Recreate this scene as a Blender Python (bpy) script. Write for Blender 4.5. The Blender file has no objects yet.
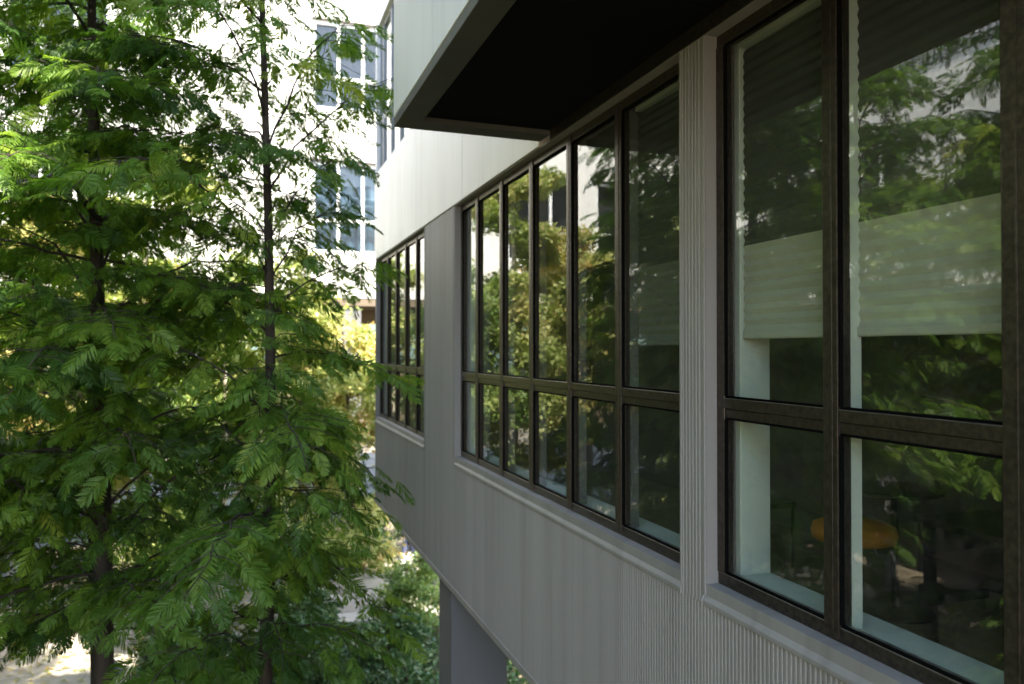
import bpy, math, random
import numpy as np
from mathutils import Vector

S = bpy.context.scene
R = math.radians
# ------------------------------------------------------------------ camera, light, exposure
cam = bpy.data.cameras.new('camera'); co = bpy.data.objects.new('camera', cam)
S.collection.objects.link(co); S.camera = co
cam.sensor_width = 36; cam.lens = 26.37; cam.clip_start = .05; cam.clip_end = 3000
co.location = (0, 0, 0); co.rotation_euler = (R(90.61), 0, R(-19.6))
cam.dof.use_dof = True; cam.dof.focus_distance = 2.6; cam.dof.aperture_fstop = 2.8

SUN_AZ = (0.37, -0.929)      # horizontal direction towards the sun
SUN_EL = 50
w = bpy.data.worlds.new('World'); S.world = w; w.use_nodes = True
nt = w.node_tree; bg = nt.nodes['Background']
sky = nt.nodes.new('ShaderNodeTexSky'); sky.sky_type = 'NISHITA'; sky.sun_disc = False
sky.sun_elevation = R(SUN_EL); sky.sun_rotation = math.atan2(SUN_AZ[0], SUN_AZ[1])
nt.links.new(sky.outputs[0], bg.inputs[0]); bg.inputs[1].default_value = 0.15
sl = bpy.data.lights.new('sun', 'SUN'); so = bpy.data.objects.new('sun', sl); S.collection.objects.link(so)
sl.energy = 3.4; sl.angle = R(.5); sl.color = (1, .93, .82)
ce = math.cos(R(SUN_EL)); sd = Vector((SUN_AZ[0]*ce, SUN_AZ[1]*ce, math.sin(R(SUN_EL))))
so.rotation_euler = sd.to_track_quat('Z', 'Y').to_euler(); so.location = (6, -8, 20)
S.view_settings.view_transform = 'Standard'; S.view_settings.look = 'None'
S.view_settings.gamma = 1; S.view_settings.exposure = 2.85
try:
    S.view_settings.use_white_balance = True; S.view_settings.white_balance_temperature = 6850; S.view_settings.white_balance_tint = 9
except Exception as ex: print(ex)
S.cycles.max_bounces = 10; S.cycles.diffuse_bounces = 4; S.cycles.glossy_bounces = 4
S.cycles.transparent_max_bounces = 16; S.cycles.transmission_bounces = 6
S.cycles.use_denoising = True
S.cycles.caustics_reflective = False; S.cycles.caustics_refractive = False
GZ = -4.9                    # ground level (camera is at 0)

# ------------------------------------------------------------------ materials
def new_mat(name):
    m = bpy.data.materials.new(name); m.use_nodes = True
    return m, m.node_tree, m.node_tree.nodes['Principled BSDF']
def surf(name, col, rough=.6, var=.12, scale=3.0, metal=0, bump=0, bscale=60, spec=.5, stretch=None, col2=None):
    m, t, b = new_mat(name)
    N = t.nodes.new; L = t.links.new
    geo = N('ShaderNodeNewGeometry'); mp = N('ShaderNodeMapping')
    L(geo.outputs['Position'], mp.inputs[0])
    if stretch: mp.inputs['Scale'].default_value = stretch
    no = N('ShaderNodeTexNoise'); no.inputs['Scale'].default_value = scale; no.inputs['Detail'].default_value = 7
    L(mp.outputs[0], no.inputs['Vector'])
    cr = N('ShaderNodeValToRGB')
    c2 = col2 or [c*(1-var*2) for c in col]
    cr.color_ramp.elements[0].position = .3; cr.color_ramp.elements[1].position = .7
    cr.color_ramp.elements[0].color = (*c2[:3], 1); cr.color_ramp.elements[1].color = (*[min(1, c*(1+var*.5)) for c in col[:3]], 1)
    L(no.outputs['Fac'], cr.inputs[0]); L(cr.outputs[0], b.inputs['Base Color'])
    b.inputs['Roughness'].default_value = rough; b.inputs['Metallic'].default_value = metal
    b.inputs['Specular IOR Level'].default_value = spec
    if bump:
        n2 = N('ShaderNodeTexNoise'); n2.inputs['Scale'].default_value = bscale; n2.inputs['Detail'].default_value = 4
        L(geo.outputs['Position'], n2.inputs['Vector'])
        bp = N('ShaderNodeBump'); bp.inputs['Strength'].default_value = bump; bp.inputs['Distance'].default_value = .01
        L(n2.outputs['Fac'], bp.inputs['Height']); L(bp.outputs[0], b.inputs['Normal'])
    return m
def glass(name, refl_ior=2.0, tint=(.95, 1.0, .96), wav=.0015, wscale=1.3, back=0.0):
    m, t, b = new_mat(name); t.nodes.remove(b)
    N = t.nodes.new; L = t.links.new
    out = t.nodes['Material Output']
    tr = N('ShaderNodeBsdfTransparent'); tr.inputs[0].default_value = (*tint, 1)
    gl = N('ShaderNodeBsdfGlossy'); gl.inputs['Roughness'].default_value = 0.0; gl.inputs[0].default_value = (.93, .97, .96, 1)
    fr = N('ShaderNodeFresnel'); gb = N('ShaderNodeNewGeometry'); im = N('ShaderNodeMapRange')   # a thin pane reflects alike from both sides
    im.inputs[3].default_value = refl_ior; im.inputs[4].default_value = 1/refl_ior
    L(gb.outputs['Backfacing'], im.inputs[0]); L(im.outputs[0], fr.inputs[0])
    mx = N('ShaderNodeMixShader')
    geo = N('ShaderNodeNewGeometry'); no = N('ShaderNodeTexNoise'); no.inputs['Scale'].default_value = wscale; no.inputs['Detail'].default_value = 1
    L(geo.outputs['Position'], no.inputs['Vector'])
    bp = N('ShaderNodeBump'); bp.inputs['Strength'].default_value = wav; bp.inputs['Distance'].default_value = .1
    L(no.outputs['Fac'], bp.inputs['Height']); L(bp.outputs[0], gl.inputs['Normal'])
    L(fr.outputs[0], mx.inputs[0]); L(tr.outputs[0], mx.inputs[1]); L(gl.outputs[0], mx.inputs[2])
    # a thin film of dust on the pane
    df = N('ShaderNodeBsdfDiffuse'); df.inputs[0].default_value = (.6, .62, .58, 1)
    n3 = N('ShaderNodeTexNoise'); n3.inputs['Scale'].default_value = 9; n3.inputs['Detail'].default_value = 8; n3.inputs['Roughness'].default_value = .75
    L(geo.outputs['Position'], n3.inputs['Vector'])
    mr = N('ShaderNodeMapRange'); mr.inputs[1].default_value = .45; mr.inputs[2].default_value = .8
    mr.inputs[3].default_value = .004; mr.inputs[4].default_value = .04
    L(n3.outputs['Fac'], mr.inputs[0])
    m2 = N('ShaderNodeMixShader'); L(mr.outputs[0], m2.inputs[0]); L(mx.outputs[0], m2.inputs[1]); L(df.outputs[0], m2.inputs[2])
    L(m2.outputs[0], out.inputs['Surface'])
    return m
def leaf_mat(name, cols, rough=.5, transl=.35, tcol=1.6):
    """Leaf colour picked per spray from the mesh attribute 'tone' through a ramp."""
    m, t, b = new_mat(name); N = t.nodes.new; L = t.links.new
    at = N('ShaderNodeAttribute'); at.attribute_name = 'tone'
    cr = N('ShaderNodeValToRGB'); el = cr.color_ramp.elements
    for i, c in enumerate(cols):
        p = i/(len(cols)-1)
        e = el[0] if i == 0 else (el[1] if i == len(cols)-1 else el.new(p))
        if i == len(cols)-1: e = [q for q in el if q.position > .999][0]
        e.color = (*c, 1)
    L(at.outputs['Fac'], cr.inputs[0]); L(cr.outputs[0], b.inputs['Base Color'])
    b.inputs['Roughness'].default_value = rough; b.inputs['Specular IOR Level'].default_value = .35
    tl = N('ShaderNodeBsdfTranslucent'); mul = N('ShaderNodeMix'); mul.data_type = 'RGBA'; mul.blend_type = 'MULTIPLY'
    mul.inputs[0].default_value = 1; mul.inputs[7].default_value = (tcol, tcol*1.05, tcol*.55, 1)
    L(cr.outputs[0], mul.inputs[6]); L(mul.outputs[2], tl.inputs[0])
    mx = N('ShaderNodeMixShader'); mx.inputs[0].default_value = transl
    L(b.outputs[0], mx.inputs[1]); L(tl.outputs[0], mx.inputs[2]); L(mx.outputs[0], t.nodes['Material Output'].inputs[0])
    return m
def bronze_mat():
    m, t, b = new_mat('bronze'); N = t.nodes.new; L = t.links.new
    geo = N('ShaderNodeNewGeometry'); no = N('ShaderNodeTexNoise'); no.inputs['Scale'].default_value = 160; no.inputs['Detail'].default_value = 6
    mp = N('ShaderNodeMapping'); mp.inputs['Scale'].default_value = (1, .35, .35); L(geo.outputs['Position'], mp.inputs[0]); L(mp.outputs[0], no.inputs['Vector'])
    cr = N('ShaderNodeValToRGB'); cr.color_ramp.elements[0].color = (.038, .030, .025, 1); cr.color_ramp.elements[1].color = (.085, .068, .054, 1)
    cr.color_ramp.elements[0].position = .35; cr.color_ramp.elements[1].position = .75
    L(no.outputs['Fac'], cr.inputs[0])
    # dust lies on faces that look up
    sp = N('ShaderNodeSeparateXYZ'); L(geo.outputs['Normal'], sp.inputs[0])
    dn = N('ShaderNodeTexNoise'); dn.inputs['Scale'].default_value = 35; dn.inputs['Detail'].default_value = 8; L(geo.outputs['Position'], dn.inputs['Vector'])
    mr = N('ShaderNodeMapRange'); mr.inputs[1].default_value = .2; mr.inputs[2].default_value = .9; mr.inputs[4].default_value = 1.7; L(sp.outputs['Z'], mr.inputs[0])
    mu = N('ShaderNodeMath'); mu.operation = 'MULTIPLY'; L(mr.outputs[0], mu.inputs[0]); L(dn.outputs['Fac'], mu.inputs[1])
    mx = N('ShaderNodeMix'); mx.data_type = 'RGBA'; L(mu.outputs[0], mx.inputs[0]); L(cr.outputs[0], mx.inputs[6]); mx.inputs[7].default_value = (.34, .30, .25, 1)
    L(mx.outputs[2], b.inputs['Base Color'])
    b.inputs['Metallic'].default_value = .6; b.inputs['Roughness'].default_value = .36
    return m
M = {}
M['grey'] = surf('grey_cladding_paint', (.255, .243, .232), .5, .08, 2.2, bump=.015, bscale=40, stretch=(1, 4, .12))
def streaks(m, sc=(1, 7, .22), amt=.82, lo=.50, hi=.72):
    t = m.node_tree; N = t.nodes.new; L = t.links.new; b = t.nodes['Principled BSDF']; src = b.inputs['Base Color'].links[0].from_socket
    geo = N('ShaderNodeNewGeometry'); mp = N('ShaderNodeMapping'); mp.inputs['Scale'].default_value = sc; L(geo.outputs['Position'], mp.inputs[0])
    no = N('ShaderNodeTexNoise'); no.inputs['Scale'].default_value = 1.6; no.inputs['Detail'].default_value = 9; no.inputs['Roughness'].default_value = .65; L(mp.outputs[0], no.inputs['Vector'])
    mr = N('ShaderNodeMapRange'); mr.inputs[1].default_value = lo; mr.inputs[2].default_value = hi; mr.inputs[3].default_value = 1; mr.inputs[4].default_value = amt; L(no.outputs['Fac'], mr.inputs[0])
    mx = N('ShaderNodeMix'); mx.data_type = 'RGBA'; mx.blend_type = 'MULTIPLY'; mx.inputs[0].default_value = 1; L(src, mx.inputs[6]); L(mr.outputs[0], mx.inputs[7]); L(mx.outputs[2], b.inputs['Base Color'])
streaks(M['grey'])
M['white'] = surf('white_panel', (.76, .735, .70), .5, .05, 1.6, bump=.03, bscale=30, stretch=(1, 1, .3))
streaks(M['white'], amt=.86)
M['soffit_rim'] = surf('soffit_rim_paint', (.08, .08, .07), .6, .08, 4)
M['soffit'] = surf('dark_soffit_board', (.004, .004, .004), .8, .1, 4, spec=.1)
M['bronze'] = bronze_mat()
M['greyframe'] = surf('grey_window_metal', (.30, .30, .32), .45, .05, 5)
M['whiteframe'] = surf('white_window_metal', (.80, .80, .79), .45, .04, 5)
M['glass'] = glass('window_glass')
M['farglass'] = glass('far_window_glass', 1.62, (.22, .30, .36), .01, .8)
M['black'] = surf('black_gasket_and_shade', (.003, .003, .003), .9, .05, 5, spec=.05)
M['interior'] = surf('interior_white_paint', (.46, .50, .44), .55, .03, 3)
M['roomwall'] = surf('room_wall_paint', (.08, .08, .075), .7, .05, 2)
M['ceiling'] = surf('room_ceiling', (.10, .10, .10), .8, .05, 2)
M['carpet'] = surf('dark_carpet', (.17, .15, .11), .95, .15, 8, bump=.2, bscale=200)
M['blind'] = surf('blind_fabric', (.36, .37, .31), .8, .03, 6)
M['blind_mid'] = surf('dimmed_blind_fabric', (.12, .125, .11), .85, .03, 6)  # copy of the blind cloth, colour dimmed to sink behind the reflections
M['blind_shade'] = surf('shade_painted_fabric', (.045, .047, .043), .85, .03, 6)  # blind cloth with the overhang's shade put into its colour
M['orange'] = surf('orange_upholstery', (.78, .28, .04), .9, .08, 20)
M['blackmetal'] = surf('black_metal', (.015, .015, .016), .4, .1, 8, metal=.3)
M['darkwood'] = surf('dark_wood', (.02, .018, .016), .4, .2, 6, stretch=(1, 6, 6))
M['concrete'] = surf('column_concrete', (.12, .12, .125), .75, .06, 1.5, bump=.06, bscale=25, stretch=(1, 1, .3))
M['undercroft'] = surf('undercroft_render', (.12, .09, .06), .8, .1, 2)
M['bark'] = surf('redwood_bark', (.035, .025, .019), .9, .3, 12, bump=.8, bscale=35, stretch=(1, 1, .15))
M['palebark'] = surf('pale_bark', (.42, .37, .29), .85, .3, 7, bump=.4, bscale=25, stretch=(1, 1, .5))
M['twig'] = surf('brown_twig', (.10, .07, .045), .85, .2, 15)
M['stone'] = surf('pale_stone', (.52, .47, .40), .8, .1, 4, bump=.15, bscale=40)
M['redwood'] = leaf_mat('redwood_leaves', [(.030, .075, .016), (.066, .138, .020), (.112, .20, .024), (.18, .26, .03), (.32, .34, .05)], .5, .5)
M['yellow'] = leaf_mat('yellow_green_leaves', [(.13, .19, .045), (.26, .32, .09), (.44, .45, .19), (.54, .47, .21), (.56, .34, .12)], .5, .42, 1.2)
M['green'] = leaf_mat('fresh_green_leaves', [(.06, .12, .03), (.12, .20, .05), (.23, .30, .09), (.34, .37, .12)], .5, .38, 1.4)
M['shrub'] = leaf_mat('shrub_leaves', [(.03, .075, .03), (.05, .11, .04), (.09, .16, .05), (.16, .22, .09)], .38, .25, 1.3)
M['dark'] = leaf_mat('added_dark_shrub_leaves', [(.015, .045, .02), (.03, .075, .025), (.05, .10, .03)], .45, .3, 1.3)

# ------------------------------------------------------------------ object helpers
class MB:
    def __init__(s): s.v = []; s.f = []
    def box(s, x0, x1, y0, y1, z0, z1):
        if x0 > x1: x0, x1 = x1, x0
        if y0 > y1: y0, y1 = y1, y0
        n = len(s.v)
        s.v += [(x0,y0,z0),(x1,y0,z0),(x1,y1,z0),(x0,y1,z0),(x0,y0,z1),(x1,y0,z1),(x1,y1,z1),(x0,y1,z1)]
        s.f += [tuple(n+i for i in q) for q in ((3,2,1,0),(4,5,6,7),(0,1,5,4),(1,2,6,5),(2,3,7,6),(3,0,4,7))]
    def quad(s, *p):
        n = len(s.v); s.v += [tuple(q) for q in p]; s.f.append(tuple(range(n, n+len(p))))
    def tube(s, pts, rad, k=6, cap=True):
        pts = [Vector(p) for p in pts]; n0 = len(s.v)
        a = None
        for i, p in enumerate(pts):
            d = (pts[min(i+1, len(pts)-1)] - pts[max(i-1, 0)])
            if d.length < 1e-6: d = Vector((0, 0, 1))
            d.normalize()
            if a is None: a = d.orthogonal().normalized()
            else:
                a = a - d*a.dot(d); a = a.normalized() if a.length > 1e-4 else d.orthogonal().normalized()
            b = d.cross(a); r = rad[i] if hasattr(rad, '__len__') else rad
            for j in range(k):
                t = 2*math.pi*j/k; q = p + a*(r*math.cos(t)) + b*(r*math.sin(t)); s.v.append(tuple(q))
        for i in range(len(pts)-1):
            for j in range(k):
                s.f.append((n0+i*k+j, n0+i*k+(j+1) % k, n0+(i+1)*k+(j+1) % k, n0+(i+1)*k+j))
        if cap:
            s.f.append(tuple(n0+j for j in reversed(range(k)))); e = n0+(len(pts)-1)*k; s.f.append(tuple(e+j for j in range(k)))
    def lathe(s, cx, cy, prof, k=28):
        n0 = len(s.v)
        for r, z in prof:
            for j in range(k):
                t = 2*math.pi*j/k; s.v.append((cx+r*math.cos(t), cy+r*math.sin(t), z))
        for i in range(len(prof)-1):
            for j in range(k): s.f.append((n0+i*k+j, n0+i*k+(j+1) % k, n0+(i+1)*k+(j+1) % k, n0+(i+1)*k+j))
        s.f.append(tuple(n0+j for j in reversed(range(k)))); e = n0+(len(prof)-1)*k; s.f.append(tuple(e+j for j in range(k)))
    def build(s, name, mat, parent=None, smooth=False, bevel=0):
        me = bpy.data.meshes.new(name); me.from_pydata(s.v, [], s.f); me.update()
        me.materials.append(mat); o = bpy.data.objects.new(name, me); S.collection.objects.link(o)
        if smooth: me.polygons.foreach_set('use_smooth', [True]*len(me.polygons))
        if bevel:
            b = o.modifiers.new('bevel', 'BEVEL'); b.width = bevel; b.segments = 2; b.limit_method = 'ANGLE'
        if parent:
            o.parent = parent; o.matrix_parent_inverse = parent_inv(parent)
        return o
def parent_inv(p):
    # every parent is unrotated and top-level or sits at the origin under one
    from mathutils import Matrix
    loc = Vector(p.location); q = p.parent
    if q: loc = loc if p.matrix_parent_inverse is None else Vector((0, 0, 0))
    return Matrix.Translation(-loc)
def tag(o, label=None, cat=None, group=None, kind=None):
    if label: o['label'] = label
    if cat: o['category'] = cat
    if group: o['group'] = group
    if kind: o['kind'] = kind
    return o
def thing(name, loc, label, cat, group=None):
    o = bpy.data.objects.new(name, None); S.collection.objects.link(o); o.location = loc; o.empty_display_size = .2
    return tag(o, label, cat, group)

# local wall frames: u runs along the wall, w goes inwards, z up
EX = 1.6
def east(u, w): return (EX+w, u)
NY = 17.2
def north(u, w): return (u, NY+w)
WX = -9.0
def west(u, w): return (WX-w, u)
def lbox(mb, fr, u0, u1, w0, w1, z0, z1):
    a = fr(u0, w0); b = fr(u1, w1); mb.box(a[0], b[0], a[1], b[1], z0, z1)
def wall(mb, fr, u0, u1, z0, z1, th, holes):
    """solid wall with rectangular openings, as butted blocks with no inner faces"""
    us = sorted({u0, u1} | {h[0] for h in holes if u0 < h[0] < u1} | {h[1] for h in holes if u0 < h[1] < u1})
    zs = sorted({z0, z1} | {h[2] for h in holes if z0 < h[2] < z1} | {h[3] for h in holes if z0 < h[3] < z1})
    nu, nz = len(us)-1, len(zs)-1
    def solid(i, j):
        if not (0 <= i < nu and 0 <= j < nz): return False
        cu = (us[i]+us[i+1])/2; cz = (zs[j]+zs[j+1])/2
        return not any(h[0] < cu < h[1] and h[2] < cz < h[3] for h in holes)
    def P(u, w_, z): x, y = fr(u, w_); return (x, y, z)
    for i in range(nu):
        for j in range(nz):
            if not solid(i, j): continue
            a, b, c, d = us[i], us[i+1], zs[j], zs[j+1]
            mb.quad(P(a,0,c), P(b,0,c), P(b,0,d), P(a,0,d)); mb.quad(P(a,th,c), P(a,th,d), P(b,th,d), P(b,th,c))
            if not solid(i-1, j): mb.quad(P(a,0,c), P(a,0,d), P(a,th,d), P(a,th,c))
            if not solid(i+1, j): mb.quad(P(b,0,c), P(b,th,c), P(b,th,d), P(b,0,d))
            if not solid(i, j-1): mb.quad(P(a,0,c), P(a,th,c), P(b,th,c), P(b,0,c))
            if not solid(i, j+1): mb.quad(P(a,0,d), P(b,0,d), P(b,th,d), P(a,th,d))

def ribs(mb, fr, u0, u1, z0, z1, pitch=.021, d=.0032):
    """fine vertical ribs standing proud of the wall face, real profile"""
    n = max(1, round((u1-u0)/pitch)); p = (u1-u0)/n
    prof = []
    for i in range(n):
        a = u0+i*p
        prof += [(a, 0.0), (a+p*.30, 0.0), (a+p*.42, -d), (a+p*.88, -d)]
    prof.append((u1, 0.0))
    k = len(mb.v)
    for (u, w_) in prof:
        x, y = fr(u, w_-.0015)
        mb.v += [(x, y, z0), (x, y, z1)]
    for i in range(len(prof)-1): mb.f.append((k+2*i, k+2*i+2, k+2*i+3, k+2*i+1))
    # closing strips at top and bottom
    for z in (z0, z1):
        x0, y0 = fr(u0, .001); x1, y1 = fr(u1, .001)
        xa, ya = fr(u0, -d-.0015); xb, yb = fr(u1, -d-.0015)
    return mb

def window(parent, fr, u0, u1, z0, z1, mull, transom, frame_mat, glass_mat, face=.045, side=.055, gw=.064, fw=.045,
           mw=.058, inner=None, label=None):
    """frame with head, sill and jambs; children: each mullion, transom and pane"""
    f = MB()
    lbox(f, fr, u0, u1, face+.004, gw+.03, z0, z0+fw); lbox(f, fr, u0, u1, face+.004, gw+.03, z1-fw, z1)
    lbox(f, fr, u0, u0+fw, face, gw+.032, z0+fw, z1-fw); lbox(f, fr, u1-fw, u1, face, gw+.032, z0+fw, z1-fw)
    # a thin gasket step inside the frame
    o = f.build('window', frame_mat, parent, bevel=.003)
    if label: o['label'] = label
    edges = [u0+fw] + sorted(mull) + [u1-fw]
    cells = []
    lo = u0+fw
    for m_ in sorted(mull):
        cells.append((lo, m_)); lo = m_+mw
    cells.append((lo, u1-fw))
    for m_ in sorted(mull):
        q = MB(); lbox(q, fr, m_, m_+mw, face-.004, gw+.028, z0+.012, z1-.012)
        lbox(q, fr, m_+mw*.32, m_+mw*.40, face-.0065, face-.004, z0+.03, z1-.03)
        q.build('mullion', frame_mat, o, bevel=.002)
    tz0, tz1 = transom
    for (a, b) in cells:
        q = MB(); lbox(q, fr, a, b, face+.006, gw+.026, tz0, tz0+(tz1-tz0)*.42); lbox(q, fr, a, b, face-.001, gw+.026, tz0+(tz1-tz0)*.47, tz1)
        lbox(q, fr, a, b, face+.012, gw+.02, tz0+(tz1-tz0)*.42, tz0+(tz1-tz0)*.47)
        q.build('transom', frame_mat, o, bevel=.0015)
        for (c, d) in ((z0+fw, tz0), (tz1, z1-fw)):
            # gasket, black side linings and the pane: a single sheet, slightly out of plane like any glazing
            g = MB(); t1 = random.uniform(-.0012, .0012); t2 = random.uniform(-.0012, .0012)
            def P(u, z, dw): x, y = fr(u, gw+dw); return (x, y, z)
            pl = [P(a, c, t1), P(b, c, t2), P(b, d, -t1), P(a, d, -t2)]
            if fr(0, 1)[0] > fr(0, 0)[0]: pl.reverse()          # pane normal looks outwards
            g.quad(*pl); g.build('pane', glass_mat, o)
            if inner is not None or frame_mat is M['bronze']:
                k = MB(); s = .008
                lbox(k, fr, a, b, gw-.012, gw-.003, c, c+s); lbox(k, fr, a, b, gw-.012, gw-.003, d-s, d)
                lbox(k, fr, a+.0005, a+.004, face+.001, gw-.003, c+s, d-s); lbox(k, fr, b-.004, b-.0005, face+.001, gw-.003, c+s, d-s)  # side linings: shade on the mullion sides put in as black
                k.build('gasket_and_shade_lining', M['black'], o)
    if inner:
        k = MB()
        for m_ in mull: lbox(k, fr, m_+.006, m_+mw-.006, gw+.030, gw+.075, z0+.03, z1-.03)
        k.build('inner_trim', inner, o, bevel=.002)
    return o

random.seed(5)
# ------------------------------------------------------------------ ground
g = MB(); g.quad((-160, -160, GZ), (160, -160, GZ), (160, 200, GZ), (-160, 200, GZ))
M['ground'] = surf('courtyard_soil', (.20, .16, .11), .95, .25, 1.5, bump=.5, bscale=30)
tag(g.build('ground', M['ground']), kind='structure')
def paving_mat():
    m = surf('pale_paving', (.42, .385, .33), .8, .12, 2.5, bump=.1, bscale=60)
    t = m.node_tree; N = t.nodes.new; L = t.links.new; b = t.nodes['Principled BSDF']
    geo = N('ShaderNodeNewGeometry'); br = N('ShaderNodeTexBrick'); br.inputs['Scale'].default_value = 1.0
    br.inputs['Brick Width'].default_value = .9; br.inputs['Row Height'].default_value = .45; br.inputs['Mortar Size'].default_value = .008
    src = b.inputs['Base Color'].links[0].from_socket
    L(geo.outputs['Position'], br.inputs['Vector']); L(src, br.inputs['Color1']); L(src, br.inputs['Color2']); br.inputs['Mortar'].default_value = (.2, .18, .15, 1)
    L(br.outputs[0], b.inputs['Base Color'])
    return m
M['paving'] = paving_mat()
p = MB(); p.box(-8.9, -1.6, 11.0, 17.0, GZ-.02, GZ+.006)
p.box(-1.6, 6.0, 13.2, 16.6, GZ-.02, GZ+.006)
tag(p.build('paving', M['paving']), kind='structure')

# ------------------------------------------------------------------ east wing (the near building)
Z_SOF, Z_SILL, Z_HEAD, Z_TOPSILL = -1.95, -.86, 1.165, 2.27
Y_N, XB = 9.80, 4.8
eb = thing('office_building', (3.2, 2, GZ), 'grey ribbed and white office wing with long bronze windows, filling the right half', 'building')
wins = [(-2.10, 2.363), (2.531, 5.86), (6.95, 9.72)]
holes = [(a, b, Z_SILL, Z_HEAD) for a, b in wins]
# the grey window storey
q = MB(); wall(q, east, -12, Y_N, Z_SOF, Z_HEAD+.004, .19, holes)
q.build('wall', M['grey'], eb)
q = MB()
sur = .055
y0 = -4.0
ribs(q, east, y0, Y_N-.03, Z_SOF+.03, Z_SILL-.075)
segs = [(y0, wins[0][0]-sur), (wins[0][1]+.006, wins[1][0]-.006), (wins[1][1]+sur, wins[2][0]-sur)]
for a, b in segs: ribs(q, east, a, b, Z_SILL-.075, Z_HEAD)
q.build('ribbed_cladding', M['grey'], eb)
# sloping sill flashing under every window, with an upstand and a drip
for a, b in wins:
    q = MB(); a2, b2 = a-.012, b+.012
    prof = [(-.012, Z_SILL-.075), (-.012, Z_SILL-.058), (.0, Z_SILL-.040), (.046, Z_SILL-.006), (.046, Z_SILL-.075)]
    n = len(q.v)
    for u in (a2, b2):
        for w_, z in prof: x, y = east(u, w_); q.v.append((x, y, z))
    for i in range(5): q.f.append((n+i, n+(i+1) % 5, n+5+(i+1) % 5, n+5+i))
    q.f.append(tuple(n+i for i in range(5))); q.f.append(tuple(n+5+i for i in reversed(range(5))))
    q.build('window_sill', M['grey'], eb, bevel=.003)
    for u in (a, b):
        q = MB(); s = -1 if u == a else 1
        lbox(q, east, u-(.0 if s > 0 else .012), u+(.012 if s > 0 else 0), -.008, 0, Z_SILL-.04, Z_HEAD)
        q.build('window_surround', M['grey'], eb, bevel=.002)
# bottom edge trim and underside
q = MB(); lbox(q, east, -12, Y_N+.01, -.010, .05, Z_SOF-.02, Z_SOF+.028); q.build('edge_trim', M['grey'], eb, bevel=.003)
q = MB(); q.box(EX+.05, XB, -12, Y_N, Z_SOF-.01, -1.62); q.build('underside_slab', M['undercroft'], eb)
q = MB(); q.box(XB-.2, XB, -12, 6.9, GZ, Z_SOF-.012); q.box(EX+.3, XB-.2, -12, -11.8, GZ, Z_SOF-.012); q.box(2.7, 2.9, -11.8, 5.2, GZ, Z_SOF-.012); q.build('undercroft_shade_wall', M['concrete'], eb)  # unseen walls added to keep light off the column
# glazing
P_ = .568
mn = [1.758-P_*i for i in range(0, 7)]
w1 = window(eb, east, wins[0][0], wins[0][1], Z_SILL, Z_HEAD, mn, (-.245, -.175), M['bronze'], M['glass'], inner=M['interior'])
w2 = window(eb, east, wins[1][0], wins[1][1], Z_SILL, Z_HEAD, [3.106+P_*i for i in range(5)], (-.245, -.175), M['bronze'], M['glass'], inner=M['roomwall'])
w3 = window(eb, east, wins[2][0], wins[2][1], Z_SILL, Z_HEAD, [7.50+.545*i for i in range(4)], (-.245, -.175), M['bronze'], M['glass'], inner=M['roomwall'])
# interior reveals
q = MB()
for a, b in wins:
    q.box(EX+.115, 1.85, a-.02, b+.02, Z_SILL-.03, Z_SILL+.030)          # inner sill board
    for u in (a, b): q.box(EX+.116, 1.848, u-.025, u+.025 if u == a else u-.004, Z_SILL+.030, Z_HEAD-.002) if u == a else q.box(EX+.116, 1.848, u-.045, u+.02, Z_SILL+.030, Z_HEAD-.002)
q.build('inner_reveal', M['interior'], eb, bevel=.002)
q = MB()
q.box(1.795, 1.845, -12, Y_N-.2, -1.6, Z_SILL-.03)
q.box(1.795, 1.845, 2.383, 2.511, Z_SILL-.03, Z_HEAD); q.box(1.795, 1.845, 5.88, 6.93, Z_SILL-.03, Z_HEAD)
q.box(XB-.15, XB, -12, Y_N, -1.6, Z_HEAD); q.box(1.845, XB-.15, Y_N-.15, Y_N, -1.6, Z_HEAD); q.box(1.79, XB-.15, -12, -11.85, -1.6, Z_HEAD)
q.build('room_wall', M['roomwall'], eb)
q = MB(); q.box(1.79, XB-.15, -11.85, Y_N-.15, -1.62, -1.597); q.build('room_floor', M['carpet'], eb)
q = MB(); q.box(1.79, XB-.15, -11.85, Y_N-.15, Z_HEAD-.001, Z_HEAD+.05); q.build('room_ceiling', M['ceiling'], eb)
# white spandrel over the windows, in panels with open joints
ys = [4.0, 5.62, 7.28, 8.55, Y_N]
for a, b in zip(ys[:-1], ys[1:]):
    q = MB(); lbox(q, east, a+.004, b-.004, -.012, .10, Z_HEAD+.008, Z_TOPSILL); q.build('spandrel_panel', M['white'], eb, bevel=.003)
q = MB(); q.box(EX+.02, XB, 4.02, Y_N-.02, Z_HEAD+.06, Z_TOPSILL-.02); q.build('floor_slab', M['white'], eb)
# upper storey with its window band and parapet
q = MB(); wall(q, east, 4.02, Y_N, Z_TOPSILL, 4.75, .16, [(6.2, Y_N-.06, Z_TOPSILL+.01, 4.16)]); q.box(EX+.16, XB, Y_N-.2, Y_N-.003, Z_TOPSILL, 4.75)
q.box(XB-.2, XB-.002, 4.02, Y_N-.2, Z_TOPSILL, 4.75)
q.build('upper_wall', M['white'], eb)
window(eb, east, 6.2, Y_N-.06, Z_TOPSILL+.01, 4.16, [6.72+.545*i for i in range(6)], (2.92, 2.99), M['greyframe'], M['glass'])
q = MB(); q.box(EX+.2, XB-.2, 4.1, Y_N-.2, 4.2, 4.45); q.build('upper_ceiling', M['ceiling'], eb)
q = MB(); q.box(EX-.03, XB, 4.02, Y_N+.02, 4.75, 4.87); q.build('roof', M['greyframe'], eb)
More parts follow.
